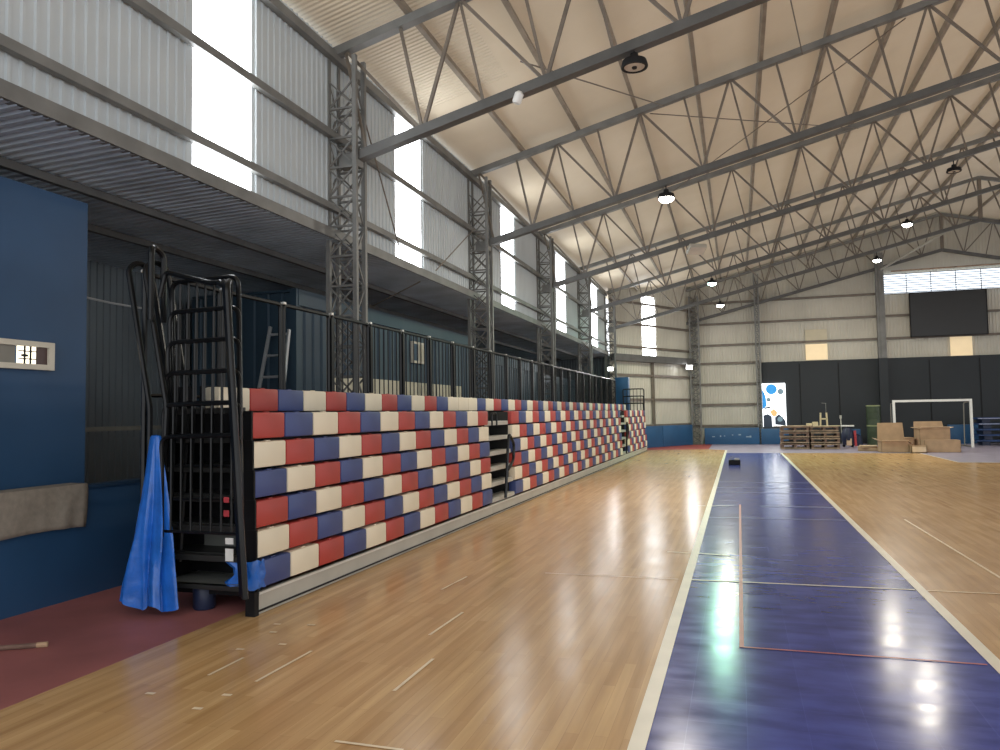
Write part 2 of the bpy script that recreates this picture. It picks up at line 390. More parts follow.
# corner (oblique) wall with its own strip window
dC = (CB-CA).normalized(); LC = (CB-CA).length
def onC(s, off=0.0): 
    p = CA + dC*s; n = Vector((dC.y, -dC.x, 0)); p = p + n*off; return p
nC = Vector((dC.y, -dC.x, 0))
WC = (2.45, 3.5)
bm = NB()
tf = lambda p: roofz(p.x)
ribbed(bm, onC(0)[:2], onC(WC[0])[:2], 0, 0, topf=tf, flip=-1)
ribbed(bm, onC(WC[0])[:2], onC(WC[1])[:2], 0, 4.2, flip=-1)
ribbed(bm, onC(WC[0])[:2], onC(WC[1])[:2], 7.0, 0, topf=tf, flip=-1)
ribbed(bm, onC(WC[1])[:2], onC(LC)[:2], 0, 0, topf=tf, flip=-1)
struct('wall_corner', bm, 'cladfar')
window_strip(6, onC(WC[0])[:2], onC(WC[1])[:2], 4.2, 7.0)
for z in (1.0, 2.2, 3.3, 4.58, 5.62, 6.6):
    bm = NB(); bar(bm, onC(0, .07)+Vector((0, 0, z)), onC(LC, .07)+Vector((0, 0, z)), .09, .1); trim(bm, 'steel_far')
bm = NB(); bar(bm, onC(0, .2)+Vector((0, 0, 4.05)), onC(LC-.2, .2)+Vector((0, 0, 4.05)), .3, .3); trim(bm, 'steel_dark')
bm = NB(); bar(bm, onC(3.1, .08)+Vector((0, 0, .0)), onC(3.1, .08)+Vector((0, 0, 4.0)), .14, .14); trim(bm, 'steel_far')
# end wall
bm = NB(); ribbed(bm, (CB.x, YF), (24, YF), 3.0, 0, topf=tf, flip=-1)
ribbed(bm, (CB.x, YF), (1.15, YF), 0, 3.0, flip=-1)
struct('wall_back', bm, 'cladfar')
for z in (0.9, 1.93, 2.93, 3.96, 4.85, 5.9, 6.95):
    bm = NB(); bar(bm, (CB.x, YF-.08, z), (1.1 if z < 4 else 16, YF-.08, z), .09, .1); trim(bm, 'steel_far')
bm = NB(); box(bm, (8.1, YF-.13, 1.965), (14.0, .08, 3.93)); o = struct('wall_back', bm, 'charcoal')
for x in (2.9, 4.6, 8.4, 10.4):
    bm = NB(); box(bm, (x, YF-.18, 1.9), (.03, .02, 3.78)); trim(bm, 'blackmatte')
# louvred clerestory in the end wall
bm = NB(); box(bm, (10.6, YF-.15, 7.36), (8.0, .03, .9)); struct('window_7', bm, 'louvre')
for k in range(9):
    bm = NB(); bar(bm, (6.62, YF-.2, 6.93+k*.108), (14.6, YF-.2, 6.93+k*.108), .05, .03); trim(bm, 'steel')
for x in (6.62, 7.6, 8.6, 9.6, 10.6, 11.6):
    bm = NB(); bar(bm, (x, YF-.22, 6.9), (x, YF-.22, 7.82), .03, .03); trim(bm, 'steel')
for (x0, x1, z0, z1, m) in ((3.21, 4.17, 3.97, 4.72, 'beige'), (3.21, 4.17, 4.78, 5.42, 'beige2'), (9.3, 10.17, 3.87, 4.83, 'beige')):
    n = {3.97: 8, 4.78: 9, 3.87: 10}[z0]
    bm = NB(); box(bm, ((x0+x1)/2, YF-.07, (z0+z1)/2), (x1-x0, .05, z1-z0)); struct('window_%d' % n, bm, m)
bm = NB(); bar(bm, (7.0, YF-.15, 7.95), (16, YF-.15, 8.0), .08, .06); trim(bm, 'timber')

# roof
bm = NB()
for x0, x1 in ((-5.7, RID), (RID, 2*RID+5.7)):
    n = 12; 
    for i in range(n):
        a = x0+(x1-x0)*i/n; b = x0+(x1-x0)*(i+1)/n
        poly(bm, [(a, YB, roofz(a)), (b, YB, roofz(b)), (b, YF+.2, roofz(b)), (a, YF+.2, roofz(a))])
bmesh.ops.remove_doubles(bm, verts=bm.verts, dist=1e-4)
struct('ceiling', bm, 'roof')
# lean-to soffit (ribs across) and its dark outer walls
bm = NB(); y = YB; prev = None
def sofz(x): return 4.12 + 0.03*(x-XL)
while y < 33.4:
    for dy, o in ((0, 0), (.05, 0), (.065, .028), (.1, .028)):
        yy = y+dy
        pr = (bm.verts.new((XL+.1, yy, sofz(XL)+o)), bm.verts.new((-9.2, yy, sofz(-9.2)+o)))
        if prev: bm.faces.new((prev[0], pr[0], pr[1], prev[1]))
        prev = pr
    y += .115
struct('ceiling', bm, 'soffit')
for x in (-6.4, -7.5):
    bm = NB(); bar(bm, (x, YB, sofz(x)-.05), (x, 33, sofz(x)-.05), .07, .08); trim(bm, 'steel_dark')
bm = NB(); ribbed(bm, (-9.1, YB), (-9.1, 33.4), 0, 4.12, flip=-1); struct('wall_outer', bm, 'darkwall')
bm = NB(); ribbed(bm, (-9.1, 33.4), (-5.0, 33.4), 0, 4.12, flip=-1); struct('wall_outer', bm, 'darkwall')

# blue booth by the left edge
bm = NB(); box(bm, (-6.26, 1.45, 1.92), (.12, 8.9, 3.84)); struct('wall_booth', bm, 'booth')
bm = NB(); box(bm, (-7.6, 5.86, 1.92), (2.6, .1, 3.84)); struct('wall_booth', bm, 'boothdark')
bm = NB(); box(bm, (-5.97, 3.7, .505), (.12, 13.4, 1.01)); struct('wall_counter', bm, 'booth')
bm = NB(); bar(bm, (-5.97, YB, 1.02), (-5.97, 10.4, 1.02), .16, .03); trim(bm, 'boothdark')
# vent window of the booth
vx = -6.19
o = NB(); 
for (ya, yb, za, zb) in ((4.35, 5.49, 2.335, 2.385), (4.35, 5.49, 2.125, 2.175), (5.43, 5.49, 2.175, 2.335), (4.35, 4.41, 2.175, 2.335)):
    box(o, (vx+.02, (ya+yb)/2, (za+zb)/2), (.05, yb-ya, zb-za))
w = struct('window_11', o, 'offwhite')
for (ya, yb, m) in ((4.41, 5.10, 'greypane'), (5.13, 5.31, 'winlight'), (5.31, 5.43, 'brown')):
    bm = NB(); box(bm, (vx+.01, (ya+yb)/2, 2.255), (.02, yb-ya, .17)); obj('window_pane', bm, m, w)
bm = NB()
for yy in (5.19, 5.25): box(bm, (vx+.025, yy, 2.255), (.012, .012, .17))
for zz in (2.22, 2.29): box(bm, (vx+.025, 5.22, zz), (.012, .18, .008))
box(bm, (vx+.026, 5.19, 2.25), (.012, .06, .02))
obj('window_grille', bm, 'blackmatte', w)
# pale sill strip in the dark opening behind the counter
bm = NB(); box(bm, (-6.9, 6.9, 1.55), (.2, 1.9, .05)); tag(obj('shelf', bm, 'deck'), 'pale narrow shelf in the dark recess behind the low blue counter', 'shelf')
bm = NB(); tube(bm, [(-6.5, 6.0, 2.95), (-6.5, 6.5, 2.93), (-6.5, 7.1, 2.93)], .012, 6)
tag(obj('conduit_pipe', bm, 'silver'), 'thin pale pipe in the dark recess beside the blue booth', 'pipe')

# ------------------------------------------------------------------ columns
def column_mesh(zt, wx=.42, wy=.26, c=.06, step=.42):
    ch = [];
    for sx in (-1, 1):
        for sy in (-1, 1):
            bm = NB(); bar(bm, (sx*wx/2, sy*wy/2, 0), (sx*wx/2, sy*wy/2, zt), c, c, up=(0, 1, 0)); ch.append(mesh(bm, 'column_chord', 'steel'))
    webs = []
    for axis in (0, 1):
        for s in (-1, 1):
            bm = NB(); z = .1; k = 0
            while z+step < zt:
                if axis == 0:
                    a, b = (-wx/2, s*wy/2), (wx/2, s*wy/2)
                else:
                    a, b = (s*wx/2, -wy/2), (s*wx/2, wy/2)
                if axis == 0:
                    bar(bm, (*a, z), (*b, z+step), .022); bar(bm, (*b, z), (*a, z+step), .022)
                    bar(bm, (*a, z), (*b, z), .028)
                else:
                    p, q = (a, b) if k % 2 else (b, a)
                    bar(bm, (*p, z), (*q, z+step), .022)
                z += step; k += 1
            webs.append(mesh(bm, 'column_lacing', 'steel'))
    bm = NB(); box(bm, (0, 0, .01), (wx+.16, wy+.16, .02)); base = mesh(bm, 'column_base', 'steel')
    return ch, webs, base
chs, webs, basem = column_mesh(6.72)
def column(loc, label, rz=0.0, group='lattice columns of the left wall', sets=None):
    c_, w_, b_ = sets or (chs, webs, basem)
    t = thing('lattice_column', label, 'column', loc, rz, group)
    for m_ in c_: obj('column_chord', m_, None, t)
    for m_ in w_: obj('column_lacing', m_, None, t)
    obj('column_base', b_, None, t)
    return t
clab = ['grey steel lattice column on left wall, nearest the camera', 'grey steel lattice column on left wall, second from the camera',
        'grey steel lattice column on left wall, third from the camera', 'grey steel lattice column on left wall, fourth from the camera',
        'grey steel lattice column where left wall meets the angled corner wall']
for i, l in enumerate(clab): column((XL+.22, BAY[i], 0), l)
far = column_mesh(7.3, .42, .3, .07, .3)
column((CB.x+.15, YF-.38, 0), 'tall dark lattice column where the angled corner meets the end wall', 0, 'lattice columns of the end wall', far)
far2 = column_mesh(8.2, .18, .18, .06, .28)
column((1.05, YF-.35, 0), 'slim lattice column on the end wall beside the bright banner', 0, 'lattice columns of the end wall', far2)
bm = NB(); box(bm, (0, 0, 4.4), (.34, .22, 8.8)); box(bm, (0, -.13, 4.4), (.1, .04, 8.8))
o = obj('steel_column', bm, 'steel', loc=(6.45, YF-.42, 0)); bm = NB(); box(bm, (0, -.02, 1.96), (.37, .28, 3.92)); obj('column_sleeve', bm, 'charcoal', o, label='dark painted lower half'); tag(o, 'solid grey steel column on the end wall, left of the black screen', 'column')

# ------------------------------------------------------------------ roof trusses
def chord_bm(fz, w, h, x0):
    bm = NB()
    for a, b in (((x0, fz(x0)), (RID, fz(RID))), ((2*RID-x0, fz(x0)), (RID, fz(RID)))):
        bar(bm, (a[0], 0, a[1]), (b[0], 0, b[1]), w, h)
    return bm
bot_me = mesh(chord_bm(botz, .15, .13, -5.1), 'bottom_chord', 'steel_dark')
top_me = mesh(chord_bm(topz, .14, .12, -5.5), 'top_chord', 'steel')
web_me = []
def web(x0, z0, x1, z1, w=.042, mirror=False):
    bm = NB(); bar(bm, (x0, 0, z0), (x1, 0, z1), w, w); web_me.append(('web_bar', mesh(bm, 'web_bar', 'steel_far')))
    if mirror and x0 > 3:
        bm = NB(); bar(bm, (2*RID-x0, 0, z0), (2*RID-x1, 0, z1), w, w); web_me.append(('web_bar', mesh(bm, 'web_bar', 'steel_far')))
for k in range(-3, 6):
    B = -.5+1.75*k; F = B+.9; T = F-.34; P = B-.33
    if B > -5: 
        web(B, botz(B), P, topz(P), .04, True); web(B, botz(B), T, topz(T), .045, True)
    if F > -4.9 and F < 8.9: web(F, botz(F), T, topz(T), .035, True)
    if B+1.75 < 9: web(T, topz(T), B+1.75, botz(B+1.75), .045, True)
web(RID, botz(RID), RID, topz(RID), .12)
bm = NB(); box(bm, (-5.1, 0, 5.25), (.3, .16, .2)); foot_me = mesh(bm, 'truss_shoe', 'steel')
tl = ['nearest', 'second', 'third', 'fourth', 'fifth']
for i, y in enumerate(BAY):
    lab = ('grey steel roof truss nearest the camera, carrying the white cylinder fitting' if i == 0 else
           'dark steel roof truss lying against the end wall' if i == 5 else
           'dark steel roof truss spanning the hall, %s from the camera' % tl[i])
    t = thing('roof_truss', lab, 'roof truss', (0, y-(.12 if i == 5 else 0), 0), 0, 'roof trusses')
    obj('bottom_chord', bot_me, None, t); obj('top_chord', top_me, None, t); obj('truss_shoe', foot_me, None, t)
    for n, me in web_me: obj(n, me, None, t)
# purlins
k = 0; x = -4.2
while x < RID-.2:
    z = roofz(x)-.075
    bm = NB(); bar(bm, (x, YB, z), (x, YF, z), .07, .12, up=(-SL, 0, 1))
    o = obj('roof_purlin', bm, 'purlin')
    tag(o, 'long grey roof purlin, %s up from the left eave' % ORD[k], 'purlin', 'roof purlins of the left slope'); k += 1
    x += 1.21
for k, x in enumerate((10.3, 11.5)):
    z = roofz(x)-.075
    bm = NB(); bar(bm, (x, YB, z), (x, YF, z), .07, .12, up=(SL, 0, 1))
    tag(obj('roof_purlin', bm, 'purlin'), 'long grey roof purlin, %s beyond the ridge on the right slope' % ORD[k], 'purlin', 'roof purlins of the right slope')
# thin bracing rods in the roof
def rod(a, b, label, r=.012, m='steel_far'):
    bm = NB(); tube(bm, [a, b], r, 5); tag(obj('bracing_rod', bm, m), label, 'bracing rod', 'thin bracing rods')
rod((-2.6, 9.4, topz(-2.6)-1.2), (-1.2, 15.1, topz(-1.2)-.1), 'thin rod running back from the white cylinder to the second truss')
rod((-1.5, 15.2, topz(-1.5)-.1), (3.2, 20.9, topz(3.2)-.1), 'thin diagonal roof rod rising right between second and third trusses')
rod((3.2, 15.2, topz(3.2)-.1), (-1.5, 20.9, topz(-1.5)-.1), 'thin diagonal roof rod rising left between second and third trusses')
rod((0.5, 9.4, topz(.5)-.1), (1.4, 15.1, topz(1.4)-.1), 'thin roof rod between the two nearest trusses')
rod((XL+.2, 9.6, 6.6), (XL+.2, 11.2, 4.3), 'thin wall rod beside the nearest lattice column')
rod((XL+.2, 12.7, 4.3), (XL+.2, 14.9, 5.6), 'thin wall rod rising toward the second lattice column')
rod((XL+.1, 12.2, 4.02), (-6.45, 12.6, 3.70), 'thin hanger rod above the near container')
rod((6.5, YF-.5, 8.0), (8.0, 33.0, botz(8.0)), 'slanting brace with its highlight painted in, from the solid column up to the fifth truss', .05, 'alu')  # pale metal carries the light caught by this brace

# ------------------------------------------------------------------ lamps
def highbay(x, y, z, label, lens, power=0.0, col=(1, .93, .8)):
    t = thing('high_bay_lamp', label, 'lamp', (x, y, z), 0, 'round high bay lamps')
    bm = NB(); lathe(bm, [(0.0, .16), (.05, .16), (.06, .09), (.15, .07), (.17, .0), (.165, -.02), (.135, -.02), (.13, 0.0), (0, 0.0)], n=24); obj('lamp_housing', bm, 'blackmatte', t, True)
    bm = NB(); lathe(bm, [(0, -.012), (.128, -.012), (.128, .002), (0, .002)] if lens == 'lamp_off' else [(0, -.10), (.08, -.09), (.13, -.06), (.158, -.01), (.158, .002), (0, .002)], n=24); obj('lamp_lens', bm, lens, t, True)
    bm = NB(); tube(bm, [(0, 0, .15), (0, 0, max(.2, botz(x)-.06-z))], .012, 6); obj('lamp_stem', bm, 'blackmatte', t)
    if lens == 'lamp_off':
        bm = NB(); lathe(bm, [(0, -.03), (.03, -.03), (.035, -.01), (0, -.01)], n=12); obj('lamp_core', bm, 'blackmatte', t)
    if power:
        l = D.lights.new('lamp_glow', 'AREA'); l.shape = 'DISK'; l.size = .26; l.energy = power; l.color = col
        lo = D.objects.new('lamp_glow', l); COL.objects.link(lo); lo.parent = t; lo.location = (0, 0, -.12)
highbay(-1.1, 9.35, 6.0, 'unlit round lamp with dark ring under the nearest truss', 'lamp_off')
highbay(-1.22, 15.15, 5.92, 'lit round lamp under the second truss, brightest in the roof', 'lamp_on', 110)
highbay(5.33, 20.95, 7.5, 'unlit round lamp under the third truss at far right', 'lamp_off')
highbay(5.41, 26.75, 7.55, 'lit round lamp high at right under the fourth truss', 'lamp_on', 110)
highbay(5.46, 32.55, 7.49, 'lit round lamp under the fifth truss, left of the louvred window', 'lamp_on', 110)
highbay(-.69, 26.75, 6.05, 'greenish lit round lamp under the fourth truss', 'lamp_green', 130, (.45, 1, .7))
highbay(-.54, 32.55, 6.05, 'lit round lamp under the fifth truss, below the greenish one', 'lamp_on', 110)
def flood(loc, aim, label, lens, s=1.0, power=0):
    d = (Vector(aim)-Vector(loc)).normalized()
    t = thing('floodlight', label, 'floodlight', loc, 0, 'floodlights')
    t.rotation_euler = d.to_track_quat('-Z', 'Y').to_euler()
    bm = NB(); box(bm, (0, 0, .05*s), (.42*s, .3*s, .1*s), bev=.015); obj('flood_housing', bm, 'alu', t)
    bm = NB(); box(bm, (0, 0, -.006), (.37*s, .25*s, .012)); obj('flood_lens', bm, lens, t)
    bm = NB(); tube(bm, fillet([(-.23*s, 0, .04*s), (-.23*s, 0, .2*s), (.23*s, 0, .2*s), (.23*s, 0, .04*s)], .04), .012, 6); obj('flood_bracket', bm, 'steel_dark', t)
    if power:
        l = D.lights.new('flood_glow', 'AREA'); l.size = .3; l.energy = power
        lo = D.objects.new('flood_glow', l); COL.objects.link(lo); lo.parent = t; lo.location = (0, 0, -.04)
flood((-.91, 20.95, 6.0), (-.2, 19.5, 3), 'unlit box floodlight hanging under the third truss', 'lamp_off', 1.15)
flood((-2.15, 37.55, 3.76), (1.5, 27, 1.5), 'lit white floodlight on the corner column, above the blue pads', 'flood_on', .8, 15)
flood((-5.0, 31.3, 3.45), (-3, 22, 1.8), 'small lit floodlight above the far end of the rear railing', 'flood_on', .6, 8)
bm = NB(); lathe(bm, [(0, .0), (.05, 0), (.06, .02), (.06, .13), (.03, .16), (0, .16)], n=16)
bm.transform(Matrix.Translation((-2.63, 9.25, 5.7)) @ Matrix.Rotation(.35, 4, 'Y'))
tag(obj('cylinder_fitting', bm, 'whitepaint', None, True), 'small white cylinder fitting under the nearest truss', 'fitting')

# ------------------------------------------------------------------ bleachers
TH = -math.atan(.0095); OB = Vector((-3.86, 5.45, 0)); DU = Vector((math.sin(-TH), math.cos(-TH), 0)); DN = Vector((-math.cos(-TH), math.sin(-TH), 0))
def W(u, d, z): return OB + DU*u + DN*d + Vector((0, 0, z))
ZR, RP = .205, .2505
def seat_me(m, w, h=.226, dep=.16):
    bm = NB(); box(bm, (0, 0, 0), (dep, w, h), bev=.022)
    # clip on the top edge and shallow front dish
    box(bm, (dep*.25, 0, h/2+.001), (.03, .06, .012), bev=.003)
    return mesh(bm, 'seat_block', m, True)
def seats_for(w):
    return {c: seat_me({'R': 'red', 'B': 'blue', 'W': 'white'}[c], w) for c in 'RBW'}
NAMEC = {'R': 'red padded seat front', 'B': 'blue padded seat front', 'W': 'cream padded seat front'}
ROWPAT = ['BWR', 'WRB', 'RBW', 'BWR', 'WRB', 'RBW']
def top_colour(i):
    if i in (13, 14): return 'W'
    return 'WRB'[i % 3] if i < 13 else 'WRB'[(i+2) % 3]
P7, U7 = .4655, .30
stl = seats_for(.458)
def section(label, u0, u1, n, i7a, i7b, aisle=None, first=False, last=False, ph=0):
    t = thing('bleacher_section', label, 'bleacher', W(u0, 0, 0), TH, 'sections of folded bleachers')
    L = lambda u, d, z: (-d, u-u0, z)
    w = (u1-u0)/n
    st = seats_for(w-.008)
    for r in range(6):
        for i in range(n):
            c = ROWPAT[r][(i+ph) % 3]
            o = obj('seat_block', st[c], None, t, loc=L(u0+(i+.5)*w, .08+.012*r, ZR+RP*r+RP/2), label=NAMEC[c])
    for i in range(i7a, i7b):
        c = top_colour(i)
        obj('seat_block', stl[c], None, t, loc=L(U7+(i+.5)*P7, .73, 1.825), label=NAMEC[c])
    a0 = u0 if aisle is None else aisle
    # stacked deck boards, front risers
    for r in range(7):
        z = ZR+RP*r
        bm = NB(); d0 = .16+.012*r if r < 6 else .8
        x0, x1 = L(a0, d0, 0), L(u1, 1.0, 0)
        box(bm, ((x0[0]+x1[0])/2, (x0[1]+x1[1])/2, z+.02), (abs(x0[0]-x1[0]), x1[1]-x0[1], .05)); obj('deck_board', bm, 'darkdeck', t)
    bm = NB(); x0 = L(u0, .2, 0); x1 = L(u1, .2, 0)
    box(bm, (-.2-.03, (x0[1]+x1[1])/2, .95), (.02, x1[1]-x0[1]-.02, 1.48)); obj('riser_panel', bm, 'blackmatte', t)
    bm = NB(); xa = L(max(a0, U7), .7, 0)[1] if not first else L(U7, 0, 0)[1]; xb = L(min(u1, 24.9), .7, 0)[1]
    box(bm, (-.86, (xa+xb)/2, 1.82), (.02, xb-xa-.02, .26)); obj('riser_panel', bm, 'blackmatte', t)
    if aisle is not None:
        # stepped gangway left of the seats
        for r in range(6):
            bm = NB(); z = ZR+RP*r
            box(bm, (-.15-.02*r, (aisle-u0)/2, z+.035), (.25, u0-aisle-.02, .07), bev=.008); obj('aisle_step', bm, 'alu', t)
        bm = NB(); box(bm, (-.5, (aisle-u0)/2, .85), (.03, u0-aisle-.02, 1.6)); obj('riser_panel', bm, 'darkdeck', t)
        for s in (aisle+.012, u0-.012):
            bm = NB(); box(bm, (-.3, s-u0, .95), (.34, .02, 1.47)); obj('aisle_cheek', bm, 'darkdeck', t)
    # kick plate
    k0, k1 = a0-u0, u1-u0
    bm = NB(); box(bm, (-.03, (k0+k1)/2, .095), (.04, k1-k0-.004, .18)); kp = obj('kick_plate', bm, 'alu', t)
    bm = NB(); box(bm, (-.003, (k0+k1)/2, .035), (.012, k1-k0-.004, .014)); obj('kick_groove', bm, 'blackmatte', kp)
    bm = NB(); box(bm, (-.004, (k0+k1)/2, .18), (.02, k1-k0-.004, .02)); obj('kick_lip', bm, 'alu_l', kp)
    # rear guard rail panels
    u = a0 if not first else -.15
    npan = max(1, round((u1-u)/1.05)); pw = (u1-u)/npan
    if last: npan -= 1
    for i in range(npan):
        bm = NB(); a, b = u+i*pw+.03-u0, u+(i+1)*pw-.03-u0; D_ = 1.1
        tube(bm, fillet([(-D_, a, .3), (-D_, a, 2.94), (-D_, b, 2.94), (-D_, b, .3)], .05, 3), .024, 6)
        tube(bm, [(-D_, a, 1.86), (-D_, b, 1.86)], .018, 6)
        if not (first and i < 3): box(bm, (-D_+.03, a-.03, 1.6), (.03, .07, 2.6))
        for q in (() if first and i < 3 else range(1, 7)): tube(bm, [(-D_, a+(b-a)*q/7, 1.86), (-D_, a+(b-a)*q/7, 2.93)], .009, 5)
        g = obj('rear_guard_rail', bm, 'black', t)
        bm = NB(); box(bm, (-D_, a, 2.96), (.05, .05, .03), bev=.006); obj('post_cap', bm, 'alu_l', g)  # pale cap colour stands in for the glint on the post top
    # support frames underneath
    for uu in ([.06] if first else [])+[(u1-u0)*.5, u1-u0-.06]:
        bm = NB(); box(bm, (-.07, uu, .1), (.07, .07, .2)); box(bm, (-.95, uu, .14), (.07, .07, .27)); box(bm, (-.5, uu, .17), (.9, .06, .06)); box(bm, (-.97, uu, .9), (.06, .06, 1.5))
        obj('support_frame', bm, 'blackmatte', t)
    return t
A = ['near section of red, white and blue folded bleachers, with exposed end railings',
     'folded bleacher section just beyond the first stepped gangway', 'folded bleacher section just before the far stepped gangway',
     'short far end section of folded bleachers, beyond the last gangway']
s1 = section(A[0], 0, 6.14, 13, 0, 13, first=True)
s2 = section(A[1], 7.43, 13.59, 13, 13, 29, aisle=6.14)
s3 = section(A[2], 13.59, 19.75, 13, 29, 42, ph=1)
s4 = section(A[3], 21.05, 26.3, 11, 42, 53, aisle=19.75, last=True)

# end railings of the near section (one folded rail per row)
for k in range(6):
    u = -.06-.035*(5-k); zt = 1.51+.27*k; zb = max(.5, zt-.85)
    d0, d1 = -.005+.030*k, .80+.012*k
    bm = NB()
    tube(bm, fillet([(-d0, u, zb), (-d0-.02, u, zt), (-d1, u, zt-.01), (-d1+.02, u, zb)], .09, 4), .021, 8)
    g = obj('end_rail', bm, 'black', s1, True)
    for q in range(1, 8):
        f = q/8; dd = d0+(d1-d0)*f
        bm = NB(); tube(bm, [(-dd, u, zb+.05), (-dd, u, zt-.01)], .010, 6); obj('baluster', bm, 'black', g)
    bm = NB(); tube(bm, [(-d0, u, zb+.05), (-d1+.01, u, zb+.05)], .014, 6); obj('bottom_rail', bm, 'black', g)
for k in (-1, 0, 1):
    bm = NB(); tube(bm, fillet([(.06-.05*k, -.28+.05*k, .22), (-.115-.045*k, -.28+.05*k, 2.74), (-.2-.05*k, -.2, 2.79)], .06), .027, 8)
    obj('corner_post', bm, 'black', s1, True)
bm = NB(); tube(bm, fillet([(-.24, -.2, 2.79), (-.34, -.2, 2.79), (-.8, -.2, 2.92), (-.86, -.2, 2.7)], .05), .022, 8); obj('top_rail', bm, 'black', s1, True)
for k, (dt, db, yy) in enumerate(((1.19, .70, -.22), (1.03, .60, -.2))):
    bm = NB(); tube(bm, fillet([(-.95+.1*k, yy, .25), (-dt+.25, yy, 1.75), (-dt, yy, 2.98), (-dt+.02, yy+.1, 3.05), (-dt+.02, yy+.25, 3.0), (-dt+.26, yy+.25, 1.75), (-.95+.1*k, yy+.25, .4)], .06), .024, 8)
    obj('rear_end_rail', bm, 'black', s1, True)
bm = NB(); tube(bm, fillet([(-.9, -.26, 2.5), (-.9, -.26, 3.12), (-.96, -.16, 3.16), (-.96, -.05, 3.1), (-.96, -.05, 2.5)], .05), .026, 8); obj('rail_hook', bm, 'black', s1, True)
# end plates and grey foot boards seen under the rails
for r, (m, z0, z1) in enumerate((('darkdeck', .2, .24), ('darkdeck', .44, .49), ('darkdeck', .69, .74), ('darkdeck', .94, .99), ('darkdeck', 1.19, 1.24), ('darkdeck', 1.44, 1.49), ('darkdeck', 1.69, 1.74))):
    bm = NB(); box(bm, (-.52, -.03, (z0+z1)/2), (.76, .08, z1-z0), bev=.006); obj('deck_edge', bm, m, s1)
bm = NB(); poly(bm, [(-.1, -.08, .258), (-.1, .34, .258), (-.9, .34, .258), (-.9, -.08, .258)]); obj('foot_board', bm, 'deck', s1)
bm = NB(); poly(bm, [(-.1, .3, .5), (-.1, .3, .68), (-.8, .3, .68), (-.8, .3, .5)]); obj('back_board', bm, 'deck', s1)
bm = NB(); box(bm, (-.045, -.03, .1), (.09, .06, .2)); obj('end_foot', bm, 'blackmatte', s1)
for r in range(6):
    bm = NB(); box(bm, (-.085-.012*r, -.012, ZR+RP*r+.125), (.17, .02, .25)); obj('end_plate', bm, 'blackmatte', s1)
bm = NB(); box(bm, (-.56, .35, .95), (.88, .02, 1.5)); box(bm, (-.98, .2, .95), (.02, .4, 1.5)); obj('shade_backing', bm, 'blackmatte', s1)  # black sheets added to deepen the shade inside the stack
bm = NB(); box(bm, (-.73, -.012, 1.82), (.17, .02, .22)); obj('end_plate', bm, 'blackmatte', s1)
for (z, dz, m) in ((.66, .05, 'whitepaint'), (.55, .1, 'whitepaint'), (.88, .05, 'redpaint'), (.99, .045, 'redpaint')):
    bm = NB(); box(bm, (-.07-.03*(m == 'redpaint'), -.29, z), (.075 if m == 'whitepaint' else .05, .006, dz)); obj('sticker', bm, m, s1, label='white sticker' if m == 'whitepaint' else 'red sticker')
# blue wrap over the end of the lowest seat row
bm = NB(); n = 12
vs = []
for i in range(n+1):
    a = i/n; 
    for z in (.22, .28, .34, .40, .455):
        x = .01+.012*math.sin(z*40+i) - (.26+.05*math.sin(z*30))*max(0, a-.35)/.65; y_ = -.03-.02*math.sin(i*1.3)+(.12*(1-a/.35) if a < .35 else 0)
        vs.append(bm.verts.new((x, y_-.02, z+.01*math.sin(i*2))))
for i in range(n):
    for j in range(4): bm.faces.new((vs[i*5+j], vs[(i+1)*5+j], vs[(i+1)*5+j+1], vs[i*5+j+1]))
o = obj('blue_wrap', bm, 'tarp', s1, True, label='bright blue plastic wrap on the lowest corner')
# hand rail loops in the first gangway, rail at the far end
for sx, u_, zt in ((s2, 6.85, 1.25), (s4, 20.4, 1.25)):
    bm = NB(); y0 = u_-(7.43 if sx is s2 else 21.05)
    tube(bm, fillet([(.05, y0-.2, .24), (.05, y0, zt-.1), (.05, y0+.05, zt+.06), (.05, y0+.34, zt-.12), (.05, y0+.30, zt-.40), (.05, y0-.02, zt-.55)], .08), .026, 8)
    obj('hand_rail', bm, 'black', sx, True)
    bm = NB(); tube(bm, fillet([(-.12, y0-.35, 1.45), (-.12, y0-.35, 1.66), (-.12, y0-.1, 1.66), (-.12, y0-.1, 1.45)], .04), .018, 6); obj('rail_socket', bm, 'black', sx, True)
for k in range(3):
    bm = NB(); y0 = 5.2+.04*k
    tube(bm, fillet([(-.08-.02*k, y0, .5), (-.08-.02*k, y0, 2.6-.3*k), (-.95, y0, 2.6-.3*k), (-.95, y0, .5)], .07), .024, 8)
    for q in range(1, 6): tube(bm, [(-.08-.87*q/6, y0, 1.0), (-.08-.87*q/6, y0, 2.58-.3*k)], .010, 5)
    obj('end_rail', bm, 'black', s4, True)

# blue tarp hanging at the near end, roll behind it
tp = OB+Vector((-.845, -.22, 0))
bm = NB(); n = 64; H = [1.52, 1.48, 1.38, 1.2, .98, .76, .54, .35, .18, .08]
rings = []
for h_ in H:
    f = (1.52-h_)/1.44; ring = []
    for k in range(n):
        a = 2*math.pi*k/n
        fold = math.sin(a*7+1.2*math.sin(a*2)+f*2.6+.5*math.sin(f*9))*.7+math.sin(a*13+2+f)*.28+math.sin(a*3+f*3)*.3
        rx = .05+.16*f**.9; ry = .03+.10*f
        g = 1+.50*fold*min(1, f*1.6)
        zz = h_ + (.035*math.sin(a*5+.6) if h_ < .3 else 0) + (.06*max(0, math.cos(a-3.3)) if h_ < .2 else 0)
        ring.append(bm.verts.new((rx*g*math.cos(a)+.02*f*math.sin(6*f)+.035*(1-f)-.06, ry*g*math.sin(a), zz)))
    rings.append(ring)
for a, b in zip(rings, rings[1:]):
    for k in range(n): bm.faces.new((a[k], a[(k+1) % n], b[(k+1) % n], b[k]))
bm.faces.new(rings[0])
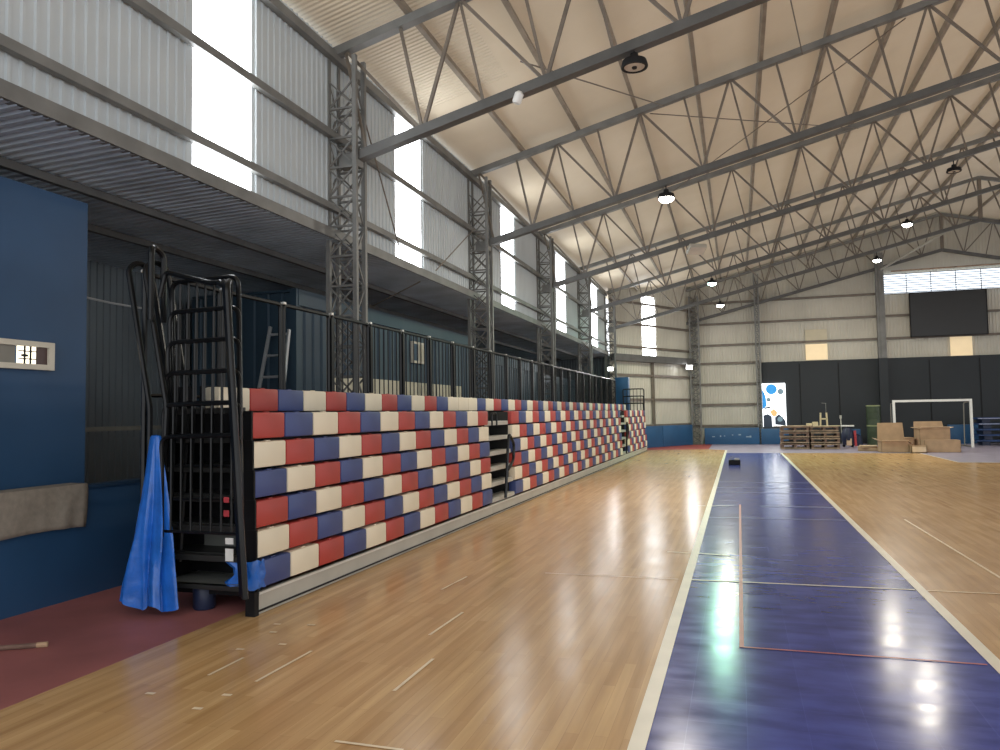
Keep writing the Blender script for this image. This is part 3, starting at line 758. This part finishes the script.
o = obj('blue_tarp', bm, 'tarp', None, True, loc=tp); tag(o, 'glossy blue tarp hanging in folds at the near end of the bleachers', 'tarp')
md = o.modifiers.new('sub', 'SUBSURF'); md.levels = md.render_levels = 1
bm = NB(); lathe(bm, [(0, 0), (.085, 0), (.095, .02), (.095, .2), (.08, .22), (0, .22)], n=16)
o = obj('navy_roll', bm, 'navy', None, True, loc=OB+Vector((-.61, .08, .003))); tag(o, 'dark navy roll standing behind the hanging blue tarp', 'roll')

# ------------------------------------------------------------------ behind the bleachers
def container(name, label, x0, x1, y0, y1, z1, win=None, cream=None):
    t = thing(name, label, 'container', ((x0+x1)/2, (y0+y1)/2, 0), 0, 'blue site containers')
    cx, cy = (x0+x1)/2, (y0+y1)/2
    bm = NB()
    ribbed(bm, (x1-cx, y0-cy), (x1-cx, y1-cy), .15, z1-.25, .26, .035, flip=1); o = obj('side_panel', bm, 'container', t)
    bm = NB(); ribbed(bm, (x0-cx, y0-cy), (x1-cx, y0-cy), .15, z1-.05, .26, .035, flip=1); obj('end_panel', bm, 'container', t)
    bm = NB(); ribbed(bm, (x0-cx, y1-cy), (x1-cx, y1-cy), .15, z1-.05, .26, .035, flip=-1); obj('end_panel', bm, 'container', t)
    bm = NB(); bar(bm, (x1-cx, y0-cy, z1-.13), (x1-cx, y1-cy, z1-.13), .08, .26); obj('top_rail', bm, 'container', t)
    bm = NB(); bar(bm, (x1-cx, y0-cy, .1), (x1-cx, y1-cy, .1), .08, .2); obj('bottom_rail', bm, 'container', t)
    bm = NB(); box(bm, (0, 0, z1-.02), (x1-x0, y1-y0, .04)); obj('roof_panel', bm, 'container', t)
    for yy in (y0, y1):
        bm = NB(); box(bm, (x1-cx-.03, yy-cy, z1/2), (.12, .12, z1)); obj('corner_post', bm, 'container', t)
    if win:
        bm = NB(); box(bm, (x1-cx+.03, win-cy, 3.0), (.05, .62, .46)); f = obj('window_frame', bm, 'offwhite', t)
        for s in (-.16, .16):
            bm = NB(); box(bm, (x1-cx+.058, win-cy+s, 3.0), (.01, .23, .36)); obj('window_pane', bm, 'boothdark' if s < 0 else 'creampanel', f)
    for c0, c1 in cream or []:
        bm = NB(); box(bm, (x1-cx+.03, (c0+c1)/2-cy, 1.2), (.03, c1-c0, 2.3)); obj('cream_panel', bm, 'creampanel', t)
    return t
container('site_container', 'blue ribbed container behind the near bleachers, small window in its side', -8.6, -6.6, 10.3, 18.6, 3.68, 14.95, [(11.3, 14.0), (14.05, 15.9), (16.0, 17.6)])
container('site_container', 'blue ribbed container further back, behind the middle bleachers', -8.6, -6.7, 19.2, 26.0, 3.35)
container('site_container', 'low blue container farthest along behind the bleachers', -8.6, -6.7, 26.4, 32.3, 3.05)
# blue box at the end of the railing
bm = NB(); box(bm, (-4.64, 32.15, 1.56), (.56, .5, 3.12), bev=.03); o = obj('blue_cabinet', bm, 'pad', None, True)
tag(o, 'tall blue box at the far end of the rear railing', 'box')
# ladder
t = thing('ladder', 'silver ladder leaning on the blue container end behind the bleachers', 'ladder', (-6.95, 9.95, 0))
bm = NB(); bar(bm, (-.33, -.3, 0), (-.03, .2, 3.08), .03, .055, up=(0, 1, 0)); obj('ladder_rail', bm, 'silver', t)
bm = NB(); bar(bm, (.29, -.3, 0), (.31, .2, 3.02), .03, .055, up=(0, 1, 0)); obj('ladder_rail', bm, 'silver', t)
for k in range(9):
    f = (k+.8)/9.1
    bm = NB(); tube(bm, [(-.33+.30*f, -.3+.5*f, 3.05*f), (.29+.02*f, -.3+.5*f, 3.05*f)], .02, 8); obj('ladder_rung', bm, 'silver', t)
# towel over the counter
bm = NB(); ny, nz = 46, 14
grid = []
for i in range(ny+1):
    y_ = 3.2+(5.62-3.2)*i/ny; row = []
    for j in range(nz+1):
        f = j/nz; s = f*.62-.22
        e = max(0, (i/ny-.72)/.28)
        wob = .012*math.sin(i*.55+j*.3)+.03*e*math.sin(i*1.5+j*.2)*max(0, s)*3
        if s < 0: p = (-6.075, y_, 1.06+min(0, s+.05))
        else: p = (-5.885+wob*.6+.02, y_-.05*e*s, 1.05-s-.03*math.sin(i*.13)*s*2)
        if -.04 <= s < .02: p = (-5.868, y_, 1.056)
        row.append(bm.verts.new(p))
    grid.append(row)
for i in range(ny):
    for j in range(nz): bm.faces.new((grid[i][j], grid[i+1][j], grid[i+1][j+1], grid[i][j+1]))
o = obj('cloth_cover', bm, 'towel', None, True); tag(o, 'grey brown cloth draped over the low blue counter wall', 'cloth')
md = o.modifiers.new('thick', 'SOLIDIFY'); md.thickness = .012
bm = NB(); tube(bm, [(-5.3, 4.05, .02), (-4.92, 4.28, .02)], .018, 8)
t = obj('short_stick', bm, 'timberd'); tag(t, 'short dark stick with a pale tip on the red floor at left edge', 'stick')
bm = NB(); tube(bm, [(-4.92, 4.28, .02), (-4.86, 4.316, .02)], .02, 8); obj('stick_tip', bm, 'carton', t, label='pale tip')

# ------------------------------------------------------------------ pads at the end
def pad(name, a, b, h, th, label, off=0.0, marks=0):
    a = Vector((a[0], a[1], 0)); b = Vector((b[0], b[1], 0)); d = (b-a); Lw = d.length; ang = math.atan2(d.y, d.x)
    t = thing(name, label, 'wall pad', (a+b)/2, ang, 'blue pads along the far walls')
    bm = NB(); box(bm, (0, 0, h/2), (Lw-.02, th, h), bev=.03); p = obj('pad_cover', bm, 'pad', t, True)
    for k in range(marks):
        bm = NB(); x = -Lw*.32+Lw*.68*k/max(1, marks-1)+random.uniform(-.1, .1)
        z_ = h*(.45+.14*random.random())
        box(bm, (x, -th/2-.004, z_), (random.uniform(.05, .16), .006, random.uniform(.03, .10))); obj('worn_mark', bm, 'padmark', p)
    return t
pa, pb = onC(.6, .28), onC(LC-.75, .28)
pm = pa.lerp(pb, .52)
pad('wall_pad', pa, pm, .98, .22, 'blue wall pad on the angled corner, nearer the bleachers')
pad('wall_pad', pm, pb, .98, .22, 'blue wall pad on the angled corner, beside the corner column')
pad('wall_pad', (-1.55, 37.95), (1.0, 37.95), .80, .2, 'wide blue wall pad with worn white marks, left of the bright banner', marks=7)
pad('wall_pad', (1.05, 37.9), (2.3, 37.9), .74, .2, 'short blue wall pad under the bright banner')
pad('wall_pad', (8.9, 37.9), (10.1, 37.9), .85, .2, 'blue wall pad behind the white goal')

# banner
t = thing('display_banner', 'bright backlit banner with blue balls on the dark end wall', 'banner', (1.70, YF-.22, .82))
def flat(bm, pts, y): poly(bm, [(x, y, z) for x, z in pts])
bm = NB(); box(bm, (0, 0, 1.04), (1.06, .05, 2.08)); pn = obj('banner_panel', bm, 'bannerwhite', t)
def disc(x, z, r, m, k, sx=1.0):
    bm = NB(); flat(bm, [(x+r*sx*math.cos(i*math.pi/12), z+r*math.sin(i*math.pi/12)) for i in range(24)], -.028-.002*k); obj('printed_shape', bm, m, t)
disc(-.10, 1.80, .25, 'bannerblue', 0); disc(.31, 1.68, .14, 'bannergrey', 0); disc(.1, 1.76, .06, 'bannerblue', 1)
for pts, m, k in (([(-.52, 1.8), (-.42, 1.62), (-.36, 1.4), (-.33, 1.0), (-.52, .85)], 'bannerblue', 0), ([(-.5, .0), (-.5, .55), (-.3, .62), (-.12, .5), (-.1, 0)], 'bannerdark', 0),
                  ([(.02, .1), (.02, .45), (.2, .6), (.38, .45), (.5, .25), (.5, .05)], 'bannerdark', 0), ([(-.2, .72), (-.02, .86), (.14, .7), (.1, .52), (-.06, .48)], 'bannerorange', 1),
                  ([(.12, .88), (.46, 1.0), (.46, 1.03), (.12, .92)], 'bannergrey', 0), ([(-.45, .85), (-.15, .9), (-.2, .98), (-.45, .92)], 'bannerdark', 1)):
    bm = NB(); flat(bm, pts, -.028-.002*k); obj('printed_shape', bm, m, t)
disc(-.24, 1.3, .1, 'bannergrey', 1); disc(.25, .36, .12, 'bannergrey', 1)
# black screen
t = thing('led_screen', 'large black screen high on the end wall under the louvred window', 'screen', (9.2, YF-.32, 4.85))
bm = NB(); box(bm, (0, 0, 1.0), (3.08, .12, 2.0), bev=.01); obj('screen_panel', bm, 'screen', t)
bm = NB()
for s in (-1, 1): box(bm, (s*1.53, -.05, 1.0), (.04, .06, 2.04))
for s in (0, 1): box(bm, (0, -.05, s*2.0), (3.1, .06, .04))
obj('screen_frame', bm, 'blackmatte', t)
for s in (-1, 1):
    bm = NB(); box(bm, (s*1.0, .12, 1.2), (.12, .16, .12)); obj('screen_bracket', bm, 'steel_dark', t)

# ------------------------------------------------------------------ far floor objects
# speaker case on the blue strip
t = thing('equipment_case', 'small black case with pale handles on the blue strip', 'case', (-.12, 23.75, .003))
bm = NB(); box(bm, (0, 0, .075), (.34, .2, .15), bev=.012); obj('case_body', bm, 'blackmatte', t)
bm = NB(); tube(bm, fillet([(-.12, 0, .14), (-.12, 0, .21), (-.04, 0, .21), (-.04, 0, .26)], .02), .012, 6); obj('case_handle', bm, 'greypane', t)
bm = NB(); box(bm, (.07, 0, .175), (.14, .1, .05), bev=.01); obj('case_lid', bm, 'alu', t)
# pallets
pl = None
def pallet(label, loc, rz, w, dark):
    t = thing('timber_pallet', label, 'pallet', loc, rz, 'stacked wooden pallets')
    for k in range(3):
        bm = NB(); box(bm, (-w/2+.06+k*(w-.12)/2, 0, .12), (.1, 1.0, .1)); obj('bearer', bm, 'timberd', t)
    for k in range(5):
        bm = NB(); box(bm, (0, -.44+k*.22, .195), (w, .16, .05), bev=.005); obj('deck_board', bm, 'timber' if (k+dark) % 2 else 'timberd', t)
    for k in range(3):
        bm = NB(); box(bm, (0, -.42+k*.42, .045), (w, .14, .05)); obj('foot_board', bm, 'timber', t)
    return t
lv = ['bottom', 'second', 'third', 'top']
for c, side in enumerate(('left', 'right')):
    for r in range(4):
        pallet('weathered wooden pallet, %s of the %s stack beside the cartons' % (lv[r], side) if r in (0, 3) else 'weathered wooden pallet, %s from floor in the %s stack' % (lv[r], side),
               (2.24+1.13*c+random.uniform(-.02, .02), 33.5+random.uniform(-.08, .08), .003+r*.235), random.uniform(-.03, .03), 1.08, c)
t = thing('wooden_stand', 'pale wooden H shaped stand on top of the pallets', 'stand', (3.38, 33.4, .932))
for s in (-.13, .13):
    bm = NB(); bar(bm, (s, 0, 0), (s*.85, 0, .55), .06, .05, up=(0, 1, 0)); obj('stand_leg', bm, 'timberl', t)
bm = NB(); bar(bm, (-.13, 0, .3), (.13, 0, .3), .05, .06); obj('cross_bar', bm, 'timberl', t)
bm = NB(); tube(bm, [(.1, .04, .2), (.1, .04, .95)], .012, 6); tube(bm, [(-.06, .04, .95), (.12, .04, .93)], .012, 6); obj('metal_pole', bm, 'steel', t)
for k, (x, z, l) in enumerate(((2.85, .932, 'pale timber block on the pallets, left of the other'), (3.08, .932, 'pale timber block on the pallets, next to the H stand'))):
    bm = NB(); box(bm, (0, 0, .06+.03*k), (.2, .3, .12+.06*k), bev=.01); tag(obj('timber_block', bm, 'timberl', loc=(x-.03, 33.4, z)), l, 'timber block')
for x, y, l, rz, m, lab in ((2.15, 33.1, 1.5, .03, 'timber', 'brown loose plank lying along the front of the left pallet stack top'), (2.3, 33.7, 1.1, -.12, 'timberl', 'pale loose plank lying askew on the left pallet stack top'),
                            (3.45, 33.05, 1.0, -.04, 'timberl', 'pale loose plank along the front of the right pallet stack top')):
    bm = NB(); box(bm, (0, 0, .0175), (l, .12, .035), bev=.004); o = obj('loose_plank', bm, m, loc=(x, y, .93)); o.rotation_euler = (0, 0, rz); tag(o, lab, 'plank', 'loose planks on the pallets')
# cart with red post
t = thing('work_cart', 'dark covered cart with white tray and red post beside the pallets', 'cart', (4.45, 34.9, .003))
bm = NB(); lathe(bm, [(0, .1), (.2, .1), (.26, .3), (.25, .6), (.14, .82), (0, .86)], n=14); obj('cart_bag', bm, 'navy', t, True)
bm = NB(); box(bm, (0, 0, .9), (.5, .3, .06), bev=.015); obj('cart_tray', bm, 'whitepaint', t)
bm = NB(); tube(bm, [(.28, -.2, .05), (.26, -.15, .7)], .05, 8); obj('red_post', bm, 'redpaint', t)
bm = NB(); box(bm, (.02, -.2, .22), (.2, .1, .3), bev=.02); obj('cart_crate', bm, 'cartonl', t)
bm = NB(); tube(bm, [(-.22, 0, .1), (-.25, 0, 1.25)], .02, 8); box(bm, (-.25, 0, 1.28), (.08, .06, .14)); obj('cart_handle', bm, 'alu', t)
for sx in (-.16, .16):
    bm = NB(); lathe(bm, [(0, -.03), (.06, -.03), (.06, .03), (0, .03)], n=12); bm.transform(Matrix.Translation((sx, 0, .06)) @ Matrix.Rotation(math.pi/2, 4, 'X')); obj('cart_wheel', bm, 'blackmatte', t)
bm = NB(); lathe(bm, [(0, 0), (.22, 0), (.24, .05), (.2, .4), (.05, .52), (0, .52)], n=14)
tag(obj('dark_bundle', bm, 'navy', None, True, loc=(5.0, 36.4, .003)), 'low dark bundle between the cart and the drums', 'bundle')
bm = NB(); box(bm, (0, 0, .35), (.7, .3, .7), bev=.02); tag(obj('blue_box', bm, 'pad', loc=(4.95, 37.5, .003)), 'blue box against the dark wall left of the drums', 'box')
# drums
for k, l in enumerate(('dark green drum standing on the floor, lower of two', 'dark green drum stacked on the other one')):
    t = thing('oil_drum', l, 'drum', (5.78, 36.9, .003+k*.885), 0, 'stacked green drums')
    bm = NB(); lathe(bm, [(0, .02), (.27, .02), (.285, 0), (.29, .02), (.285, .04), (.285, .28), (.297, .295), (.285, .31), (.285, .57), (.297, .585), (.285, .6), (.285, .83)], n=28); obj('drum_body', bm, 'drum', t, True)
    bm = NB(); lathe(bm, [(.285, .82), (.297, .83), (.297, .875), (.28, .88), (.27, .85), (0, .85)], n=28); obj('drum_rim', bm, 'drumrim', t, True)
# goal
t = thing('handball_goal', 'white goal frame against the dark end wall', 'goal', (7.6, 34.6, .003))
for s in (-1, 1):
    bm = NB(); box(bm, (s*1.4, 0, .93), (.09, .09, 1.86)); obj('goal_post', bm, 'whitepaint', t)
    bm = NB(); tube(bm, fillet([(s*1.36, .05, 1.84), (s*1.36, .85, 1.8), (s*1.36, .95, .03), (s*1.36, .05, .03)], .1), .022, 8); obj('side_frame', bm, 'greypane', t, True)
bm = NB(); box(bm, (0, 0, 1.905), (2.89, .09, .09)); obj('crossbar', bm, 'whitepaint', t)
bm = NB(); tube(bm, [(-1.36, .95, .03), (1.36, .95, .03)], .022, 8); obj('back_bar', bm, 'greypane', t)
# cartons
def carton(label, loc, rz, w, d, h, flaps=(), m='carton', front=None):
    t = thing('cardboard_carton', label, 'carton', loc, rz, 'cardboard cartons')
    bm = NB(); th = .02
    box(bm, (0, 0, th/2), (w, d, th))
    for s in (-1, 1):
        box(bm, (s*(w/2-th/2), 0, h/2), (th, d, h)); box(bm, (0, s*(d/2-th/2), h/2), (w, th, h))
    obj('carton_body', bm, m, t)
    for (side, L, ang) in flaps:
        bm = NB()
        if side in 'fb':
            s = -1 if side == 'f' else 1
            a = Vector((0, s*d/2, h)); dv = Vector((0, s*math.cos(ang), math.sin(ang)))
            poly(bm, [a+Vector((-w/2, 0, 0)), a+Vector((w/2, 0, 0)), a+Vector((w/2-.03, 0, 0))+dv*L, a+Vector((-w/2+.03, 0, 0))+dv*L])
        elif side in 'lr':
            s = -1 if side == 'l' else 1
            a = Vector((s*w/2, 0, h)); dv = Vector((s*math.cos(ang), 0, math.sin(ang)))
            poly(bm, [a+Vector((0, -d/2, 0)), a+Vector((0, d/2, 0)), a+Vector((0, d/2-.03, 0))+dv*L, a+Vector((0, -d/2+.03, 0))+dv*L])
        else:
            poly(bm, [(-w/2, -d/2, h-.002), (w/2, -d/2, h-.002), (w/2, d/2, h-.002), (-w/2, d/2, h-.002)])
        o = obj('carton_flap', bm, 'cartonl' if side in 'flr' else m, t)
        md = o.modifiers.new('thick', 'SOLIDIFY'); md.thickness = .012
    if front:
        bm = NB(); box(bm, (0, -d/2-.004, h*.5), (w*.9, .008, h*.75)); obj('carton_label', bm, front, t)
    return t
carton('open carton on the floor with its tall back flap raised', (5.48, 31.0, .003), .04, .92, .62, .42, (('b', .66, 1.45), ('f', .14, .25), ('l', .2, .5), ('r', .16, -.6)))
carton('small low carton with a pale front between the large cartons', (6.2, 30.5, .003), 0, .5, .36, .26, (('t', 0, 0),), 'carton', 'cartonl')
carton('long low closed carton on the floor at the right end', (7.05, 31.05, .003), -.02, 1.16, .6, .44, (('t', 0, 0),))
carton('open carton with ragged flaps standing behind the low closed carton', (6.98, 31.95, .003), .12, 1.05, .6, .85, (('b', .26, 1.3), ('f', .1, .5), ('l', .12, .3), ('r', .14, .2)))
carton('flat folded carton on the floor at the left of the pile', (4.78, 31.9, .003), -.2, .7, .5, .12, (('t', 0, 0),))
carton('brown carton half hidden between the two open cartons', (6.1, 32.1, .003), .1, .5, .5, .5, (('t', 0, 0),))
for k, (z, rz) in enumerate(((.128, .3), (.178, -.1))):
    bm = NB(); box(bm, (0, 0, .02), (.6, .4, .035)); o = obj('cardboard_sheet', bm, 'cartonl' if k else 'carton', loc=(4.76, 31.85, z)); o.rotation_euler = (.0, 0.0, rz)
    tag(o, ('brown' if not k else 'pale top') + ' cardboard sheet lying on the flat folded carton', 'cardboard')
# stacked blue panels at the right edge
for k in range(5):
    t = thing('stacked_panel', 'dark blue panel, %s in the stack at the right edge' % ('lowest' if k == 0 else 'topmost' if k == 4 else ORD[k]+' from the floor'), 'panel', (10.75+.06*(k % 2), 36.6, .003+k*.235), .04*(k % 3-1), 'stacked blue panels')
    bm = NB(); box(bm, (0, 0, .19), (2.3, .9, .07), bev=.01); obj('panel_board', bm, 'bluemat', t)
    bm = NB(); box(bm, (0, -.455, .19), (2.2, .012, .022)); obj('panel_edge', bm, 'linethin' if k in (3, 4) else 'bluemat', t)
    for s in (-1, 1):
        bm = NB(); box(bm, (s*.8, 0, .0775), (.3, .8, .155), bev=.01); obj('panel_spacer', bm, 'navy', t)

# ------------------------------------------------------------------ world, camera, view
w = D.worlds.new('World'); S.world = w; w.use_nodes = True
bg = w.node_tree.nodes['Background']; bg.inputs['Color'].default_value = (0.93, 0.96, 1.0, 1); bg.inputs['Strength'].default_value = 1.15

cam = D.cameras.new('Camera'); co = D.objects.new('Camera', cam); COL.objects.link(co)
cam.sensor_width = 36; cam.sensor_fit = 'HORIZONTAL'; cam.lens = 27.0; cam.clip_end = 200; cam.clip_start = .05
F = Vector((-0.2998655321965793, 0.9525823864120266, 0.051647455871809876))
R = Vector((0.9534852132398152, 0.3010160341062005, -0.015977964325882336)); R = (R-F*R.dot(F)).normalized(); U = R.cross(F)
co.matrix_world = Matrix(((R.x, U.x, -F.x, 0), (R.y, U.y, -F.y, 0), (R.z, U.z, -F.z, 1.65), (0, 0, 0, 1)))
S.camera = co
S.view_settings.view_transform = 'Standard'; S.view_settings.look = 'None'; S.view_settings.exposure = 0.75
